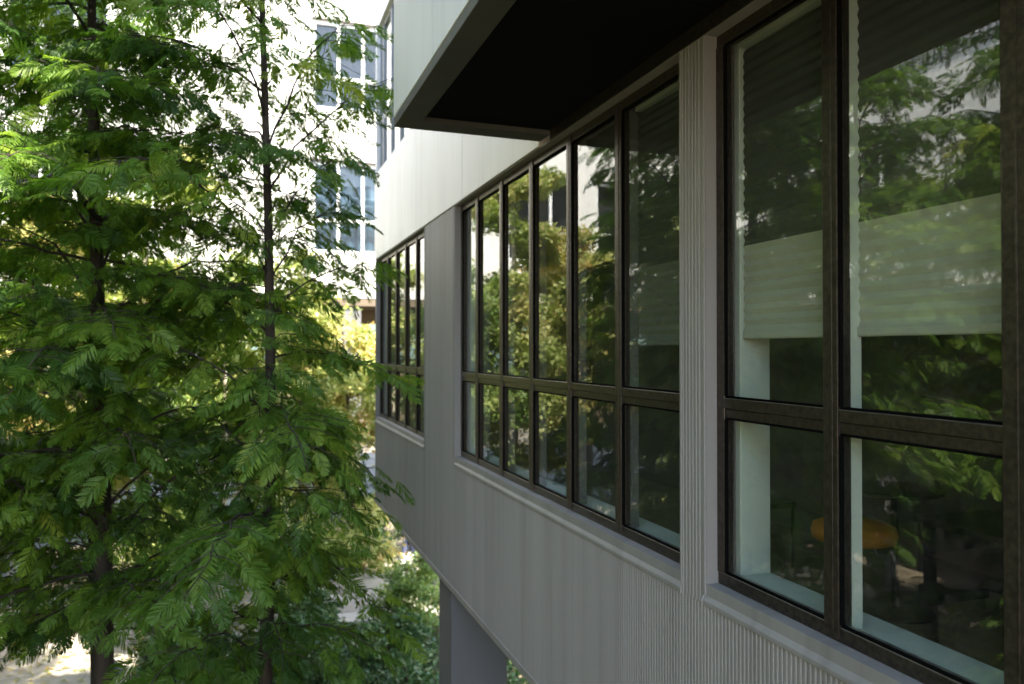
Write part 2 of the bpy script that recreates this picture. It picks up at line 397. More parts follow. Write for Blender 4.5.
# projecting upper bay over the near windows
q = MB()
BX, BY, BZ, BH = .75, 4.01, 1.20, 6.6
q.box(BX, XB, -12, BY, BZ+.05, BH)
q.build('projecting_bay', M['white'], eb, bevel=.004)
q = MB()
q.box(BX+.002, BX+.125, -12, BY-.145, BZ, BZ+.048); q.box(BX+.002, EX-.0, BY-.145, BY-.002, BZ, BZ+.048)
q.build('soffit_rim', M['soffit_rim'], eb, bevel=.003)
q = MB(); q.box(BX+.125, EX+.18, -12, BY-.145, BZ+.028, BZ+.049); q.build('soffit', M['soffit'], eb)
q = MB(); q.box(EX-.002, EX+.05, -12, BY-.15, Z_HEAD+.006, BZ+.028); q.build('head_trim', M['bronze'], eb)
# columns carrying the wing
for cy in (6.02, 0.4, -5.2):
    q = MB(); q.box(EX+.012, 2.10, cy, cy+.41, GZ, Z_SOF-.012); q.build('column', M['concrete'], eb, bevel=.006)
for cy in (6.02, 0.4, -5.2):
    q = MB(); q.box(4.25, 4.7, cy, cy+.41, GZ, Z_SOF-.012); q.build('column', M['concrete'], eb, bevel=.006)

# blinds hanging inside
def blind(label, ua, ub, zb, u_name='pleated_blind', cloth='blind'):
    e = thing(u_name, (1.735, (ua+ub)/2, Z_HEAD-.02), label, 'blind', 'pleated blinds inside the office windows')
    q = MB(); p = .039; n = int((Z_HEAD-.06-zb-.03)/p); k = 0
    z = zb+.03
    pts = []
    for i in range(n+1):
        pts.append((1.728, z+i*p)); pts.append((1.735, z+i*p+p*.5))
    pts = [t for t in pts if t[1] < Z_HEAD-.05]
    ZB = .37; cut = min(i for i, t in enumerate(pts) if t[1] > ZB)       # pale cloth below; above, overhang shade painted as dark cloth
    for nm, mt, pp in (('fabric', cloth, pts[:cut+1]), ('shade_painted_fabric', 'blind_shade', pts[cut:])):
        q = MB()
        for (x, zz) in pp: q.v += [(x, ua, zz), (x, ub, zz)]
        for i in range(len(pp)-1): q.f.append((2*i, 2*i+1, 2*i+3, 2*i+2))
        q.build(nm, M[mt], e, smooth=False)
    q = MB(); q.box(1.722, 1.75, ua, ub, zb, zb+.03); q.build('bottom_rail', M[cloth], e, bevel=.006)
    q = MB(); q.box(1.715, 1.76, ua, ub, Z_HEAD-.05, Z_HEAD-.006); q.build('head_rail', M['interior'], e)
    return e
edges = [2.318, 1.758+.03, 1.19+.03, .622+.03]
names = ['grey pleated blind, half lowered, in the near window next to the ribbed pier',
         'wide grey pleated blind half lowered at the right edge of the photo']
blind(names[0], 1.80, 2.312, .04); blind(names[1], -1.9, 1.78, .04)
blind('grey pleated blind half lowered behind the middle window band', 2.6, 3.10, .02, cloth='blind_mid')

# ------------------------------------------------------------------ furniture inside
st = thing('stool', (3.6, 3.56, -1.597), 'orange round stool on a black pedestal, seen through the near window', 'stool')
q = MB(); q.lathe(3.5, 3.62, [(.20, -1.16), (.235, -1.15), (.245, -1.11), (.235, -1.07), (.20, -1.055)]); q.build('seat', M['orange'], st, smooth=True)
q = MB(); q.lathe(3.5, 3.62, [(.018, -1.58), (.018, -1.16)], 12); q.build('pedestal', M['blackmetal'], st)
q = MB(); q.lathe(3.5, 3.62, [(.20, -1.597), (.20, -1.588), (.03, -1.575)]); q.build('foot', M['blackmetal'], st)
st.location = (3.5, 3.62, -1.597)
for o in st.children: o.matrix_parent_inverse = parent_inv(st)
tb = thing('cafe_table', (3.62, 3.2, -1.597), 'small black pedestal table beside the orange stool', 'table')
q = MB(); q.lathe(3.75, 3.55, [(.26, -.87), (.27, -.86), (.27, -.85), (.26, -.845)]); q.build('table_top', M['darkwood'], tb)
q = MB(); q.lathe(3.75, 3.55, [(.022, -1.58), (.022, -.87)], 12); q.build('pedestal', M['blackmetal'], tb)
q = MB(); q.lathe(3.75, 3.55, [(.22, -1.597), (.22, -1.587), (.03, -1.575)]); q.build('foot', M['blackmetal'], tb)
tb.location = (3.75, 3.55, -1.597)
for o in tb.children: o.matrix_parent_inverse = parent_inv(tb)
sf = thing('sideboard', (4.2, 3.2, -1.597), 'low dark sideboard with shelves against the back of the room', 'sideboard')
q = MB(); q.box(3.95, 4.55, 1.4, 3.6, -1.08, -1.04); q.build('top', M['darkwood'], sf, bevel=.004)
q = MB(); q.box(3.97, 4.53, 1.42, 3.58, -1.30, -1.27); q.build('shelf', M['darkwood'], sf, bevel=.004)
for yy in (1.42, 2.48, 3.54):
    q = MB(); q.box(3.97, 4.53, yy, yy+.04, -1.597, -1.08); q.build('side_panel', M['darkwood'], sf)
ch = thing('chair', (3.6, 4.7, -1.597), 'dark chair standing deep in the room behind the stool', 'chair')
q = MB(); q.box(3.4, 3.82, 4.5, 4.92, -1.16, -1.12); q.build('seat', M['darkwood'], ch, bevel=.01)
q = MB(); q.box(3.4, 3.82, 4.92, 4.95, -1.0, -.72); q.build('backrest', M['darkwood'], ch, bevel=.01)
for xx in (3.42, 3.8):
    for yy in (4.52, 4.93):
        q = MB(); q.tube([(xx, yy, -1.597), (xx, yy, -1.16 if yy < 4.9 else -.75)], .012, 8); q.build('leg', M['blackmetal'], ch)

# ------------------------------------------------------------------ north wing
nb = thing('office_building', (-2, 18.5, GZ), 'bright white office wing closing the far end of the courtyard', 'building')
nw = []
for z0, z1 in ((2.2, 4.2), (5.42, 7.36), (8.6, 10.5)):
    nw += [(1.42, 4.72, z0, z1), (-4.45, -2.65, z0, z1), (-6.35, -5.05, z0, z1), (-8.3, -7.2, z0, z1)]
q = MB(); wall(q, north, -9, 14, 1.18, 11.6, .25, nw); q.build('wall', M['white'], nb)
for (a, b, z0, z1) in nw:
    n = max(1, round((b-a)/.56)); pt = (b-a)/n
    tz = z0+.68
    wd = window(nb, north, a, b, z0, z1, [a+pt*i-.03 for i in range(1, n)], (tz, tz+.07), M['whiteframe'], M['farglass'], face=.02, gw=.08, fw=.045, mw=.06)
    q = MB(); q.box(a-.04, b+.04, NY-.05, NY-.002, z1+.03, z1+.075); q.build('window_hood', M['bronze'], wd)
    if a > 1 and z0 < 3:
        q = MB()
        for k in range(4): q.box(a+.05, b-.05, NY+.14, NY+.165, z0+.75+k*.17, z0+.775+k*.17)
        q.build('guard_rail', M['whiteframe'], wd)
# rooms behind: back wall and floors, pale curtains
q = MB(); q.box(-9, 14, NY+3.2, NY+3.4, 1.18, 11.6)
for z in (1.2, 4.55, 7.75, 11.2): q.box(-9, 14, NY+.26, NY+3.2, z, z+.3)
q.build('inner_wall', M['roomwall'], nb)
M['curtain'] = surf('pale_curtain', (.55, .58, .60), .8, .1, 3)
for (a, b, z0, z1) in nw[::3]:
    q = MB(); n = 24; wd_ = (b-a)*.42
    for i in range(n+1):
        x = a+.06+wd_*i/n; y = NY+.34+.03*math.sin(i*1.7); q.v += [(x, y, z0+.02), (x, y, z1-.04)]
    for i in range(n): q.f.append((2*i, 2*i+2, 2*i+3, 2*i+1))
    q.build('curtain', M['curtain'], nb)
q = MB(); q.box(-9.2, 14, NY-.05, NY+6, 11.6, 11.8); q.build('roof', M['white'], nb)
# recessed lower storeys under the white wall
q = MB(); q.box(-9, 14, NY+.02, NY+6, 1.0, 1.17); q.build('underside_slab', M['undercroft'], nb)
q = MB(); wall(q, lambda u, w_: (u, NY+2.0+w_), -9, 14, -1.9, 1.0, .2, [(x, x+2.6, -.9, .7) for x in (-8, -4.6, -1.2, 2.2, 5.6, 9.0)]); q.build('recessed_wall', M['undercroft'], nb)
for x in (-8, -4.6, -1.2, 2.2, 5.6, 9.0):
    window(nb, lambda u, w_: (u, NY+2.0+w_), x, x+2.6, -.9, .7, [x+.65*i-.03 for i in (1, 2, 3)], (-.3, -.24), M['bronze'], M['farglass'])
q = MB(); q.box(-9, 14, NY+1.95, NY+6, -2.1, -1.92); q.build('lower_slab', M['undercroft'], nb)
for x in (-8.6, -4.9, -1.4, 2.1, 6.0, 9.5):
    q = MB(); q.box(x, x+.4, NY+.1, NY+.5, GZ, 1.0); q.build('column', M['concrete'], nb, bevel=.006)

# ------------------------------------------------------------------ west wing, seen in the window reflections
wb = thing('office_building', (-11, 2, GZ), 'white ribbed office wing across the courtyard, mirrored in the near windows', 'building')
ww = []
for z0, z1 in ((2.2, 4.2),):
    ww += [(y, y+2.3, z0, z1) for y in (-10, -6.4, -2.8, .8, 4.4, 8.0, 11.6)]
q = MB(); wall(q, west, -14, NY+6, 1.18, 9.0, .25, ww); q.build('wall', M['white'], wb)
q = MB(); ribs(q, west, -14, NY, 5.5, 8.4, .16, .05); q.build('ribbed_cladding', M['greyframe'], wb)
for (a, b, z0, z1) in ww:
    window(wb, west, a, b, z0, z1, [a+.575*i-.03 for i in (1, 2, 3)], (z0+.68, z0+.75), M['whiteframe'], M['farglass'], face=.02, gw=.08)
q = MB(); q.box(WX-3.4, WX-3.2, -14, NY+6, 1.18, 9); q.box(WX-3.2, WX-.26, -14, NY+6, 4.6, 4.9); q.box(WX-3.2, WX-.26, -14, NY+6, 1.2, 1.5); q.build('inner_wall', M['roomwall'], wb)
q = MB(); q.box(WX-6, WX+.15, -14, NY+6, 9.0, 9.2); q.build('roof', M['greyframe'], wb)
q = MB(); q.box(WX-6, WX-.02, -14, NY+6, 1.0, 1.17); q.box(WX-3, WX-2.8, -14, NY+6, GZ, 1.0); q.build('undercroft', M['undercroft'], wb)
for y in range(-13, 18, 5):
    q = MB(); q.box(WX-.5, WX-.1, y, y+.4, GZ, 1.0); q.build('column', M['concrete'], wb)

# ------------------------------------------------------------------ vegetation
def np_mesh(name, V, F, mat, parent, tone=None, smooth=False):
    me = bpy.data.meshes.new(name)
    nv, nf, k = len(V), len(F), F.shape[1]
    me.vertices.add(nv); me.vertices.foreach_set('co', V.astype(np.float32).ravel())
    me.loops.add(nf*k); me.loops.foreach_set('vertex_index', F.astype(np.int32).ravel())
    me.polygons.add(nf); me.polygons.foreach_set('loop_start', np.arange(0, nf*k, k, dtype=np.int32))
    me.update(calc_edges=True)
    if tone is not None:
        a = me.attributes.new('tone', 'FLOAT', 'POINT'); a.data.foreach_set('value', tone.astype(np.float32))
    me.materials.append(mat); o = bpy.data.objects.new(name, me); S.collection.objects.link(o)
    if parent: o.parent = parent; o.matrix_parent_inverse = parent_inv(parent)
    return o

def frond_templates(rng, hexa=True, nb=17, n=6):
    """a feathery spray: paired soft leaflets along a thin axis of unit length (x), flat in xy, drooping"""
    T = []
    for _ in range(n):
        V = []; F = []
        droop = rng.uniform(.10, .45); side = rng.uniform(-.12, .12)
        def ax(s): return np.array([s*(1-.12*droop*s), side*s*s, -droop*s*s])
        for i in range(nb):
            s = .06+.92*(i+.5)/nb
            ln = .34*math.sin(math.pi*min(1, .22+.80*s))**.7*rng.uniform(.8, 1.1)+.05
            for sg in (-1, 1):
                if rng.random() < .04: continue
                a0 = ax(s+rng.uniform(-.012, .012)); ang = R(rng.uniform(42, 62)-18*s)
                d = np.array([math.cos(ang), sg*math.sin(ang), -rng.uniform(.05, .35)]); d /= np.linalg.norm(d)
                wv = np.cross(d, [0, 0, 1]); wv /= np.linalg.norm(wv); wv = wv+np.array([0, 0, rng.uniform(-.5, .5)])
                wd = .022*rng.uniform(.8, 1.2)
                k = len(V)
                if hexa:
                    b = a0+d*ln*.30; c = a0+d*ln*.72+np.array([0, 0, -.04*ln]); e = a0+d*ln+np.array([0, 0, -.15*ln])
                    V += [a0, b+wv*wd, c+wv*wd*.8, e, c-wv*wd*.8, b-wv*wd]
                    F += [(k, k+1, k+4, k+5), (k+1, k+2, k+3, k+4)]
                else:
                    b = a0+d*ln*.5; e = a0+d*ln+np.array([0, 0, -.12*ln]); V += [a0, b+wv*wd, e, b-wv*wd]; F += [(k, k+1, k+2, k+3)]
        # axis strip
        for i in range(4):
            k = len(V); p0 = ax(i/4); p1 = ax((i+1)/4); h = np.array([0, .007, 0]); V += [p0-h, p0+h, p1+h, p1-h]; F.append((k, k+1, k+2, k+3))
        T.append((np.array(V), np.array(F)))
    return T
def place(templ, pos, dirs, ups, scale, tones, rng, jitter=.12):
    Vs, Fs, Ts, off = [], [], [], 0
    idx = rng.integers(0, len(templ), len(pos))
    pos = np.asarray(pos); dirs = np.asarray(dirs); ups = np.asarray(ups); scale = np.asarray(scale); tones = np.asarray(tones)
    for t, (V, F) in enumerate(templ):
        s = idx == t
        if not s.any(): continue
        p, d, u, sc, tn = pos[s], dirs[s], ups[s], scale[s], tones[s]
        d = d/np.linalg.norm(d, axis=1, keepdims=True); y = np.cross(u, d); y /= np.linalg.norm(y, axis=1, keepdims=True)+1e-9; z = np.cross(d, y)
        W = p[:, None, :]+sc[:, None, None]*(V[None, :, 0, None]*d[:, None]+V[None, :, 1, None]*y[:, None]+V[None, :, 2, None]*z[:, None])
        n = len(p); nv = len(V)
        Vs.append(W.reshape(-1, 3)); Fs.append((F[None]+(off+np.arange(n)*nv)[:, None, None]).reshape(-1, F.shape[1]))
        Ts.append(np.clip(np.repeat(tn, nv)+np.tile(rng.normal(0, .05, nv), n), 0, 1)); off += n*nv
    return np.concatenate(Vs), np.concatenate(Fs), np.concatenate(Ts)

def redwood(name, x, y, top, label, seed, radius, r0=.07, base=-3.4, n_limb=60, hexa=True, extra=(), lean=(0, 0), fl=.205, dens=1.0, shoots=0, shoot_len=.4, group='feathery green conifers in the courtyard'):
    rng = np.random.default_rng(seed)
    root = thing(name, (x, y, GZ), label, 'tree', group)
    tb_ = MB(); pts = []; rad = []
    H = top-GZ
    for i in range(15):
        s = i/14; pts.append((x+lean[0]*s+.045*math.sin(7*s+seed), y+lean[1]*s+.03*math.cos(6*s+seed), GZ-.05+H*s)); rad.append(r0*(1.3*(1-s)**1.2+.12) if i else r0*1.8)
    tb_.tube(pts, rad, 10)
    def trunk_at(z):
        s = (z-GZ)/H; return np.array([x+lean[0]*s+.045*math.sin(7*s+seed), y+lean[1]*s+.03*math.cos(6*s+seed), z])
    P, D, U, SC, TN = [], [], [], [], []
    limbs = []
    for i in range(n_limb):
        s = (i+rng.uniform(0, 1))/n_limb; z = base+(top-base)*s*.97
        az = i*2.39996+rng.uniform(-.4, .4)
        L_ = radius(z, az)*rng.uniform(.72, 1.12)
        if L_ > .12: limbs.append((z, az, L_, rng.uniform(.0, .62), None))
    for i in range(shoots): limbs.append((rng.uniform(base, top*.9), rng.uniform(0, 6.283), shoot_len*rng.uniform(.5, 1.2), rng.uniform(.1, .6), None))
    for e in extra: limbs.append((e[0], 0, 0, 0, np.array(e[1:4])))
    for (z, az, L_, rise, tip) in limbs:
        a = trunk_at(z)
        if tip is None:
            d = np.array([math.cos(az), math.sin(az), 0]); tip = a+d*L_+np.array([0, 0, L_*(rise-.30)])
            mid_up = L_*rise*.55
        else:
            d = tip-a; L_ = np.linalg.norm(d); mid_up = L_*.14; d = d/L_
        n = max(4, int(L_/.12)); lp = []
        for k in range(n+1):
            t = k/n; q_ = a*(1-t)+tip*t+np.array([0, 0, mid_up*4*t*(1-t)])+rng.normal(0, .012, 3)*(t > 0); lp.append(q_)
        rr = [max(.0028, r0*.15*(1-t_/n)**1.1*min(1, L_)+.0022) for t_ in range(n+1)]
        tb_.tube(lp, rr, 5)
        tone0 = rng.normal(.36, .16)
        hd = np.array([d[0], d[1], 0]); hd /= np.linalg.norm(hd)+1e-9; sdv = np.array([-hd[1], hd[0], 0])
        # secondary twigs
        step = .078/dens; m_ = int(L_*.86/step)
        for k in range(m_):
            t = .14+.86*(k+rng.uniform(0, .8))/max(1, m_)
            q0 = a*(1-t)+tip*t+np.array([0, 0, mid_up*4*t*(1-t)])
            sg = 1 if k % 2 else -1
            sl_ = (.16+.34*L_*(1-t)*.9)*rng.uniform(.7, 1.2); sl_ = min(sl_, .62)
            sdir = hd*rng.uniform(.4, 1.0)+sdv*sg*rng.uniform(.6, 1.0)+np.array([0, 0, rng.uniform(-.35, .15)]); sdir /= np.linalg.norm(sdir)
            q1 = q0+sdir*sl_+np.array([0, 0, -.10*sl_])
            if sl_ > .2: tb_.tube([q0, (q0+q1)/2+np.array([0, 0, .02]), q1], [.0035, .0028, .0018], 3, False)
            nf = max(1, int(sl_/.085))
            for j in range(nf+1):
                u = (j+.3)/(nf+1) if j < nf else 1.0
                p_ = q0*(1-u)+q1*u
                s2 = 1 if j % 2 else -1
                perp = np.cross(sdir, [0, 0, 1]); perp /= np.linalg.norm(perp)+1e-9
                fd = sdir*(1.0 if j == nf else rng.uniform(.5, .9))+perp*(0 if j == nf else s2*rng.uniform(.5, .9))+np.array([0, 0, rng.uniform(-.75, .0)])
                P.append(p_); D.append(fd); U.append(np.array([0, 0, 1])+rng.normal(0, .5, 3)); SC.append(fl*rng.uniform(.6, 1.15)); TN.append(tone0+rng.normal(0, .13))
        P.append(tip); D.append(hd+np.array([0, 0, -.3])); U.append(np.array([0, 0, 1.])); SC.append(fl); TN.append(tone0)
    V, F, T = place(frond_templates(rng, hexa), P, D, U, SC, TN, rng)
    tb_.build('trunk', M['bark'], root, smooth=True)
    np_mesh('crown', V, F, M['redwood'], root, T)
    return root, len(P)

tot = 0
def rad1(z, az):
    base = .55+.17*max(0, 3.2-z) if z > .3 else 1.05+.10*max(0, .3-z)
    base = min(base, 1.35)
    if math.cos(az) < -.15 and z > .3: base = 1.15
    c = math.cos(az)                 # towards +x the crown is thinner higher up
    if c > -.15: base *= (.40 if z > -.95 else .55)
    if c > -.15 and z > .7: base *= .6
    return base*(.75 if z < -2.6 else 1)
ex = [(-.55, .86, 5.02, -.90), (1.0, .95, 5.15, 1.86), (.2, .88, 5.1, .60), (-.05, .92, 4.9, -.22), (.7, .60, 4.8, 1.25),
      (1.25, .72, 5.4, 2.35), (-1.2, .85, 4.7, -1.75), (-.9, .55, 4.3, -1.05), (.45, .62, 4.9, .95), (-.4, .35, 4.1, -.75)]
tot += redwood('redwood_tree', .11, 5.0, 5.0, 'slender feathery green conifer nearest the grey wing, its branch tips brushing the wall', 11, rad1, .046, n_limb=70, dens=1.1, shoots=75, shoot_len=.36, extra=ex)[1]
tot += redwood('redwood_tree', -.92, 5.6, 5.4, 'feathery green conifer with a thick dark trunk showing at the bottom left', 12, lambda z, a: min(1.5, .85+.16*(5-z)), .062, n_limb=74, dens=1.25, shoots=85, shoot_len=.6, base=-1.9)[1]
tot += redwood('redwood_tree', -2.35, 5.9, 4.6, 'feathery green conifer at the left edge of the photo', 13, lambda z, a: min(1.6, .7+.2*(4.6-z)), .06, n_limb=66, dens=1.0, base=-1.7)[1]
tot += redwood('redwood_tree', -1.35, 8.2, 5.8, 'taller feathery conifer standing behind the two nearest ones', 14, lambda z, a: min(1.3, .6+.12*(5.8-z))*(.7 if math.cos(a) > .2 else 1), .05, n_limb=60, hexa=False, fl=.27, dens=1.0, base=-2.2)[1]
tot += redwood('redwood_tree', -3.9, 4.2, 7.2, 'feathery conifer mirrored as a dark mass in the nearest pane', 15, lambda z, a: min(1.8, .7+.2*(7.2-z)), .08, n_limb=80, hexa=False, fl=.3, dens=.7)[1]
tot += redwood('redwood_tree', -4.2, 8.2, 5.0, 'feathery conifer at the back left of the courtyard', 16, lambda z, a: min(1.6, .6+.2*(5-z)), .08, n_limb=50, hexa=False, fl=.3, dens=.6)[1]
tot += redwood('redwood_tree', -3.4, 1.2, 7.2, 'feathery conifer mirrored only at the extreme right edge of the glass', 17, lambda z, a: min(1.8, .7+.2*(7.2-z)), .08, n_limb=75, hexa=False, fl=.3, dens=.6)[1]
tot += redwood('redwood_tree', -5.6, 6.4, 7.0, 'tall feathery conifer deep on the west side, a dark reflection in the nearest pane', 18, lambda z, a: min(1.9, .7+.2*(7-z)), .08, n_limb=75, hexa=False, fl=.3, dens=.6)[1]
tot += redwood('redwood_tree', -5.4, 2.6, 7.4, 'tall dark conifer on the west side, left of the one mirrored in the nearest pane', 19, lambda z, a: min(1.9, .7+.2*(7.4-z)), .08, n_limb=75, hexa=False, fl=.3, dens=.6)[1]

def leaf_templates(rng, n=4, lobes=True):
    T = []
    for _ in range(n):
        w_ = rng.uniform(.26, .36); c = rng.uniform(-.15, .1)
        V = np.array([(0, 0, 0), (.35, w_, .06), (1, 0, c), (.35, -w_, .06)]); T.append((V, np.array([(0, 1, 2, 3)])))
    return T
def broadleaf(name, x, y, top, label, seed, spread, mat, bark, n_leaf=20000, r0=.08, leaf=.085, crown_base=-2.6, tone=(.45, .2), cat='tree', group='yellowing broadleaf trees at the back of the courtyard', nl=26, trunks=1, hot=0):
    rng = np.random.default_rng(seed); root = thing(name, (x, y, GZ), label, cat, group)
    tb_ = MB(); H = top-GZ; tips = []
    for t_ in range(trunks):
        ox, oy = (0, 0) if trunks == 1 else rng.normal(0, .12, 2)
        pts = [(x+ox+.10*math.sin(2.3*i/9+seed)*i/9*2, y+oy+.10*math.cos(2*i/9+seed)*i/9, GZ-.05+H*.93*i/9) for i in range(10)]
        tb_.tube(pts, [r0*(1.25-1.05*i/9) for i in range(10)], 8)
        for k in range(nl//trunks):
            s = rng.uniform(0, 1)**.8; z = crown_base+(top-crown_base)*.9*s; f = (z-GZ)/(H*.93); i = min(8, int(f*9)); fr_ = f*9-i
            a = np.array(pts[i])*(1-fr_)+np.array(pts[i+1])*fr_
            az = rng.uniform(0, 2*math.pi); L_ = spread*(1-.55*s)*rng.uniform(.5, 1.05)
            d = np.array([math.cos(az), math.sin(az), rng.uniform(.15, .75)])
            e = a+d*L_; mid = (a+e)/2+rng.normal(0, .06, 3)+np.array([0, 0, -.05*L_])
            tb_.tube([a, mid, e], [r0*.32*(1-.5*s), r0*.18, .004], 5, False)
            for j in range(5):
                u = rng.uniform(.35, 1); b0 = mid*(2-2*u)+e*(2*u-1) if u > .5 else a*(1-2*u)+mid*2*u
                dd = d+rng.normal(0, .8, 3); dd /= np.linalg.norm(dd); e2 = b0+dd*L_*rng.uniform(.25, .5)
                tb_.tube([b0, e2], [r0*.08+.002, .002], 3, False); tips.append((b0+e2)/2); tips.append(e2)
            tips.append(e)
    tips = np.array(tips); c = tips[rng.integers(0, len(tips), n_leaf)]
    tt = rng.normal(tone[0], tone[1], len(tips))
    ci = rng.integers(0, len(tips), n_leaf); c = tips[ci]
    r = rng.normal(0, 1, (n_leaf, 3)); r /= np.linalg.norm(r, axis=1, keepdims=True)
    pos = c+r*(rng.uniform(0, 1, (n_leaf, 1))**.5)*np.array([.32, .32, .17])*max(.6, spread/1.6)
    if cat != 'tree': pos[:, 2] = np.maximum(pos[:, 2], GZ+.03)
    D = rng.normal(0, 1, (n_leaf, 3)); D[:, 2] -= .35; U = rng.normal(0, .55, (n_leaf, 3)); U[:, 2] += 1
    V, F, T = place(leaf_templates(rng), pos, D, U, leaf*rng.uniform(.6, 1.2, n_leaf), tt[ci]+rng.normal(0, .08, n_leaf), rng)
    tb_.build('trunk' if cat == 'tree' else 'stem', bark, root, smooth=True); np_mesh('crown' if cat == 'tree' else 'foliage', V, F, mat, root, T)
    return root
Y, G_ = M['yellow'], M['green']
broadleaf('maple_tree', 2.0, 15.0, .8, 'yellow and orange maple in front of the dark recess beside the far window band', 21, 1.6, Y, M['bark'], 26000, .06, .10, -4.2, (.5, .22), nl=36)
broadleaf('maple_tree', .75, 14.6, 2.0, 'pale yellow maple to the right of the slender conifer trunk', 22, 1.8, Y, M['palebark'], 36000, .07, .10, -4.2, (.33, .2), nl=44)
broadleaf('maple_tree', -.4, 12.6, 1.6, 'yellow-green maple half hidden by the slender conifer trunk', 32, 1.5, G_, M['palebark'], 24000, .06, .095, -3.9, (.65, .25), nl=34)
broadleaf('maple_tree', -1.5, 13.6, 4.3, 'tall pale-barked tree with yellow leaves, mirrored in the far panes of the middle window', 23, 1.8, Y, M['palebark'], 36000, .11, .10, -2.4, (.35, .2))
broadleaf('maple_tree', -3.4, 14.6, 3.0, 'yellow-green tree behind the left-hand conifers', 24, 2.0, Y, M['bark'], 32000, .09, .10, -3.2, (.6, .2))
broadleaf('maple_tree', -5.3, 12.6, 3.2, 'bushy yellow-green tree at the far left behind the conifers', 25, 1.9, Y, M['bark'], 20000, .09, .10, -3.5, (.25, .15))
broadleaf('maple_tree', -6.8, 8.8, 3.4, 'yellow-green tree beside the west wing', 26, 1.9, G_, M['bark'], 16000, .09, .11, -3.2, (.7, .2))
broadleaf('maple_tree', -7.1, 4.6, 5.0, 'dark leafy tree beside the west wing, mirrored low in the glass', 27, 2.0, M['dark'], M['bark'], 16000, .09, .12, -3.6, (.5, .2))
broadleaf('maple_tree', -6.6, -.5, 6.0, 'broad dark leafy tree beside the west wing, beyond the right edge of the mirrored view', 28, 2.1, M['dark'], M['bark'], 14000, .09, .13, -3.6, (.5, .2))
# shrubs under the trees
sg = 'leafy shrubs planted along the courtyard beds'
shr = [(2.05, 10.4, -3.75, .65, 'large glossy-leaved shrub at the foot of the concrete column'),
       (2.75, 12.6, -3.55, .65, 'sunlit pale green shrub just under the corner of the grey wing'),
       (1.15, 9.7, -3.55, .75, 'dark green shrub below the slender conifer'),
       (.7, 11.4, -4.1, .6, 'low shrub in front of the stone steps'),
       (-.2, 9.2, -3.6, .8, 'round green shrub between the two front conifer trunks'),
       (-.7, 11.2, -3.9, .8, 'green shrub on the bed behind the thick trunk'),
       (-4.6, 11.2, -3.8, .9, 'yellow-green shrub at the far left of the bed'),
       (-1.2, 16.4, -3.6, 1.0, 'shrub standing against the undercroft of the white wing'),
       (3.9, 14.8, -3.9, .8, 'shrub in the sun behind the grey wing'),
       (2.5, 17.0, -3.1, .95, 'added dark shrub standing in for the shade left of the seated person'),
       (3.7, 17.3, -2.9, 1.0, 'tall dark shrub added to darken the shade behind the seated person'),
       (.6, 16.9, -3.4, .9, 'added dark shrub deepening the shade under the edge of the white wing'),
       (1.0, 13.0, -4.0, .6, 'low shrub at the left end of the stone steps'),
       (-4.6, 6.3, -3.7, 1.0, 'wide green shrub between the left-hand conifers, mirrored low in the near window'),
       (-6.2, 6.9, -3.5, 1.0, 'wide shrub near the west wing, mirrored low in the near window'),
       (-5.4, 3.2, -3.6, 1.0, 'shrub beside the dark conifer on the left')]
for i, (x, y, top, sp, lb) in enumerate(shr):
    broadleaf('shrub', x, y, top, lb, 40+i, sp, M['dark'] if i in (9, 10, 11) else (M['shrub'] if i not in (1, 6) else G_), M['twig'], 6500, .02, .075, GZ+.25, (.5, .25), 'shrub', sg, 22, 3)  # the dark ones are added to deepen the shade under the white wing
# ground cover
rng = np.random.default_rng(77); n = 60000; n3 = n//3
px = np.concatenate([rng.uniform(-1.5, 6, n3), rng.uniform(-3, 1.4, n3), rng.uniform(-8.7, -1.4, n3)]); py = np.concatenate([rng.uniform(9.2, 13.3, n3), rng.uniform(3.7, 9.4, n3), rng.uniform(1.0, 11.1, n3)])
V, F, T = place(leaf_templates(rng), np.stack([px, py, GZ+rng.uniform(.01, .22, n)], 1), rng.normal(0, 1, (n, 3)), rng.normal(0, .4, (n, 3))+[0, 0, 1], .09*rng.uniform(.6, 1.3, n), rng.uniform(0, 1, n), rng)
tag(np_mesh('ground_cover', V, F, M['shrub'], None, T), 'low leafy ground cover under the courtyard trees', 'ground cover', kind='stuff')

n = 5000
V, F, T = place(leaf_templates(rng), np.stack([rng.uniform(-8.5, 5, n), rng.uniform(9, 17, n), GZ+rng.uniform(.012, .03, n)], 1), np.stack([rng.normal(0, 1, n), rng.normal(0, 1, n), rng.normal(0, .1, n)], 1), rng.normal(0, .15, (n, 3))+[0, 0, 1], .09*rng.uniform(.6, 1.2, n), rng.uniform(.3, 1, n), rng)
tag(np_mesh('fallen_leaves', V, F, M['yellow'], None, T), 'yellow and brown leaves fallen on the courtyard paving', 'leaf litter', kind='stuff')

# ------------------------------------------------------------------ small things in the courtyard
st = thing('stone_steps', (2.1, 14.2, GZ), 'three broad pale stone steps lying in the sun beside the shrubs', 'steps')
for k in range(3):
    q = MB(); q.box(1.35, 2.75, 13.3+k*.62, 13.3+k*.62+.50, GZ+.006, GZ+.16+k*.17); q.build('step', M['stone'], st, bevel=.012)
bn = thing('stone_bench', (3.05, 15.8, GZ), 'low pale stone bench carrying the seated person', 'bench')
q = MB(); q.box(2.55, 4.0, 15.55, 16.0, GZ+.36, GZ+.44); q.build('seat', M['stone'], bn, bevel=.01)
for x in (2.7, 3.7):
    q = MB(); q.box(x, x+.16, 15.6, 15.95, GZ+.006, GZ+.36); q.build('support', M['stone'], bn, bevel=.01)

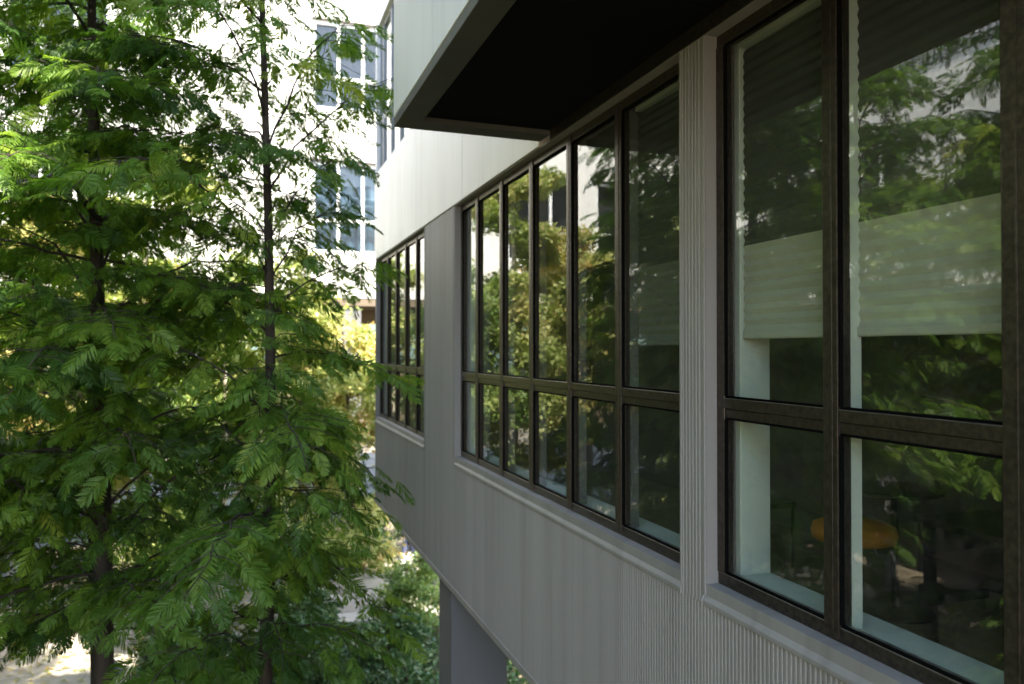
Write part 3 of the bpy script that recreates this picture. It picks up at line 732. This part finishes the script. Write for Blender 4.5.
lp = thing('garden_lamp', (-1.42, 10.2, GZ), 'small black garden lamp on a thin pole beside the thick dark trunk', 'lamp')
lx, ly = -1.42, 9.6
lp.location = (lx, ly, GZ)
q = MB(); q.tube([(lx, ly, GZ), (lx, ly, -3.62)], .014, 8); q.build('pole', M['blackmetal'], lp)
q = MB(); q.lathe(lx, ly, [(.03, -3.52), (.10, -3.60), (.16, -3.66), (.155, -3.67), (.02, -3.60)][::-1], 20); q.build('lamp_head', M['blackmetal'], lp, smooth=True)

def person(x, y, z, rz, label):
    root = thing('person', (x, y, z), label, 'person')
    M.setdefault('skin', surf('skin', (.55, .33, .23), .5, .05, 5))
    cloth = surf('navy_jacket', (.03, .04, .09), .85, .2, 20); trous = surf('white_trousers', (.72, .72, .72), .85, .05, 20)
    hair = surf('black_hair', (.012, .010, .009), .5, .1, 30); shoe = surf('dark_shoe', (.03, .03, .03), .5, .1, 30)
    def skin(name, pts, edges, rad, mat, par):
        me = bpy.data.meshes.new(name); me.from_pydata(pts, edges, []); o = bpy.data.objects.new(name, me); S.collection.objects.link(o)
        md = o.modifiers.new('skin', 'SKIN'); md.use_smooth_shade = True
        if not me.skin_vertices: me.skin_vertices.new()
        for i, r in enumerate(rad): me.skin_vertices[0].data[i].radius = (r, r) if not isinstance(r, tuple) else r; me.skin_vertices[0].data[i].use_root = (i == 0)
        o.modifiers.new('sub', 'SUBSURF').levels = 2; o.modifiers['sub'].render_levels = 2
        me.materials.append(mat); o.parent = par
        return o
    # body: seated, facing local -y
    P = [(0,0,.47),(0,.02,.62),(0,.03,.80),(0,.02,.95),(0,.0,1.02),(0,-.01,1.12),(0,-.02,1.20),
         (-.17,.03,.93),(-.22,-.02,.70),(-.17,-.22,.60),(-.13,-.32,.58),
         (.17,.03,.93),(.22,-.02,.70),(.17,-.22,.60),(.13,-.32,.58),
         (-.09,-.02,.48),(-.11,-.42,.49),(-.11,-.44,.10),(-.11,-.58,.05),
         (.09,-.02,.48),(.11,-.42,.49),(.11,-.40,.10),(.11,-.54,.05)]
    E = [(0,1),(1,2),(2,3),(3,4),(4,5),(5,6),(3,7),(7,8),(8,9),(9,10),(3,11),(11,12),(12,13),(13,14),(0,15),(15,16),(16,17),(17,18),(0,19),(19,20),(20,21),(21,22)]
    Rr = [.12,.11,.13,.09,.05,.085,.075,.05,.042,.034,.03,.05,.042,.034,.03,.08,.055,.038,.035,.08,.055,.038,.035]
    skin('body', P, E, Rr, M['skin'], root)
    J = P[:4]+[P[7], P[8], P[9], P[11], P[12], P[13]]
    skin('jacket', J, [(0,1),(1,2),(2,3),(3,4),(4,5),(5,6),(3,7),(7,8),(8,9)], [.145,.14,.155,.11,.07,.06,.048,.07,.06,.048], cloth, root)
    T_ = [P[0], P[15], P[16], P[17], P[19], P[20], P[21]]
    skin('trousers', T_, [(0,1),(1,2),(2,3),(0,4),(4,5),(5,6)], [.14,.10,.075,.06,.10,.075,.06], trous, root)
    skin('hair', [(0,.03,1.10),(0,.02,1.20),(0,-.03,1.245)], [(0,1),(1,2)], [.08,.092,.06], hair, root)
    for i, (a, b) in enumerate(((17,18),(21,22))):
        skin('shoe', [(P[a][0], P[a][1]+.03, .05), (P[b][0], P[b][1]-.03, .045)], [(0,1)], [.05,.045], shoe, root)
    root.rotation_euler = (0, 0, rz)
    return root
person(3.42, 15.72, GZ, R(-35), 'person in a dark navy jacket and white trousers sitting on the low stone bench')
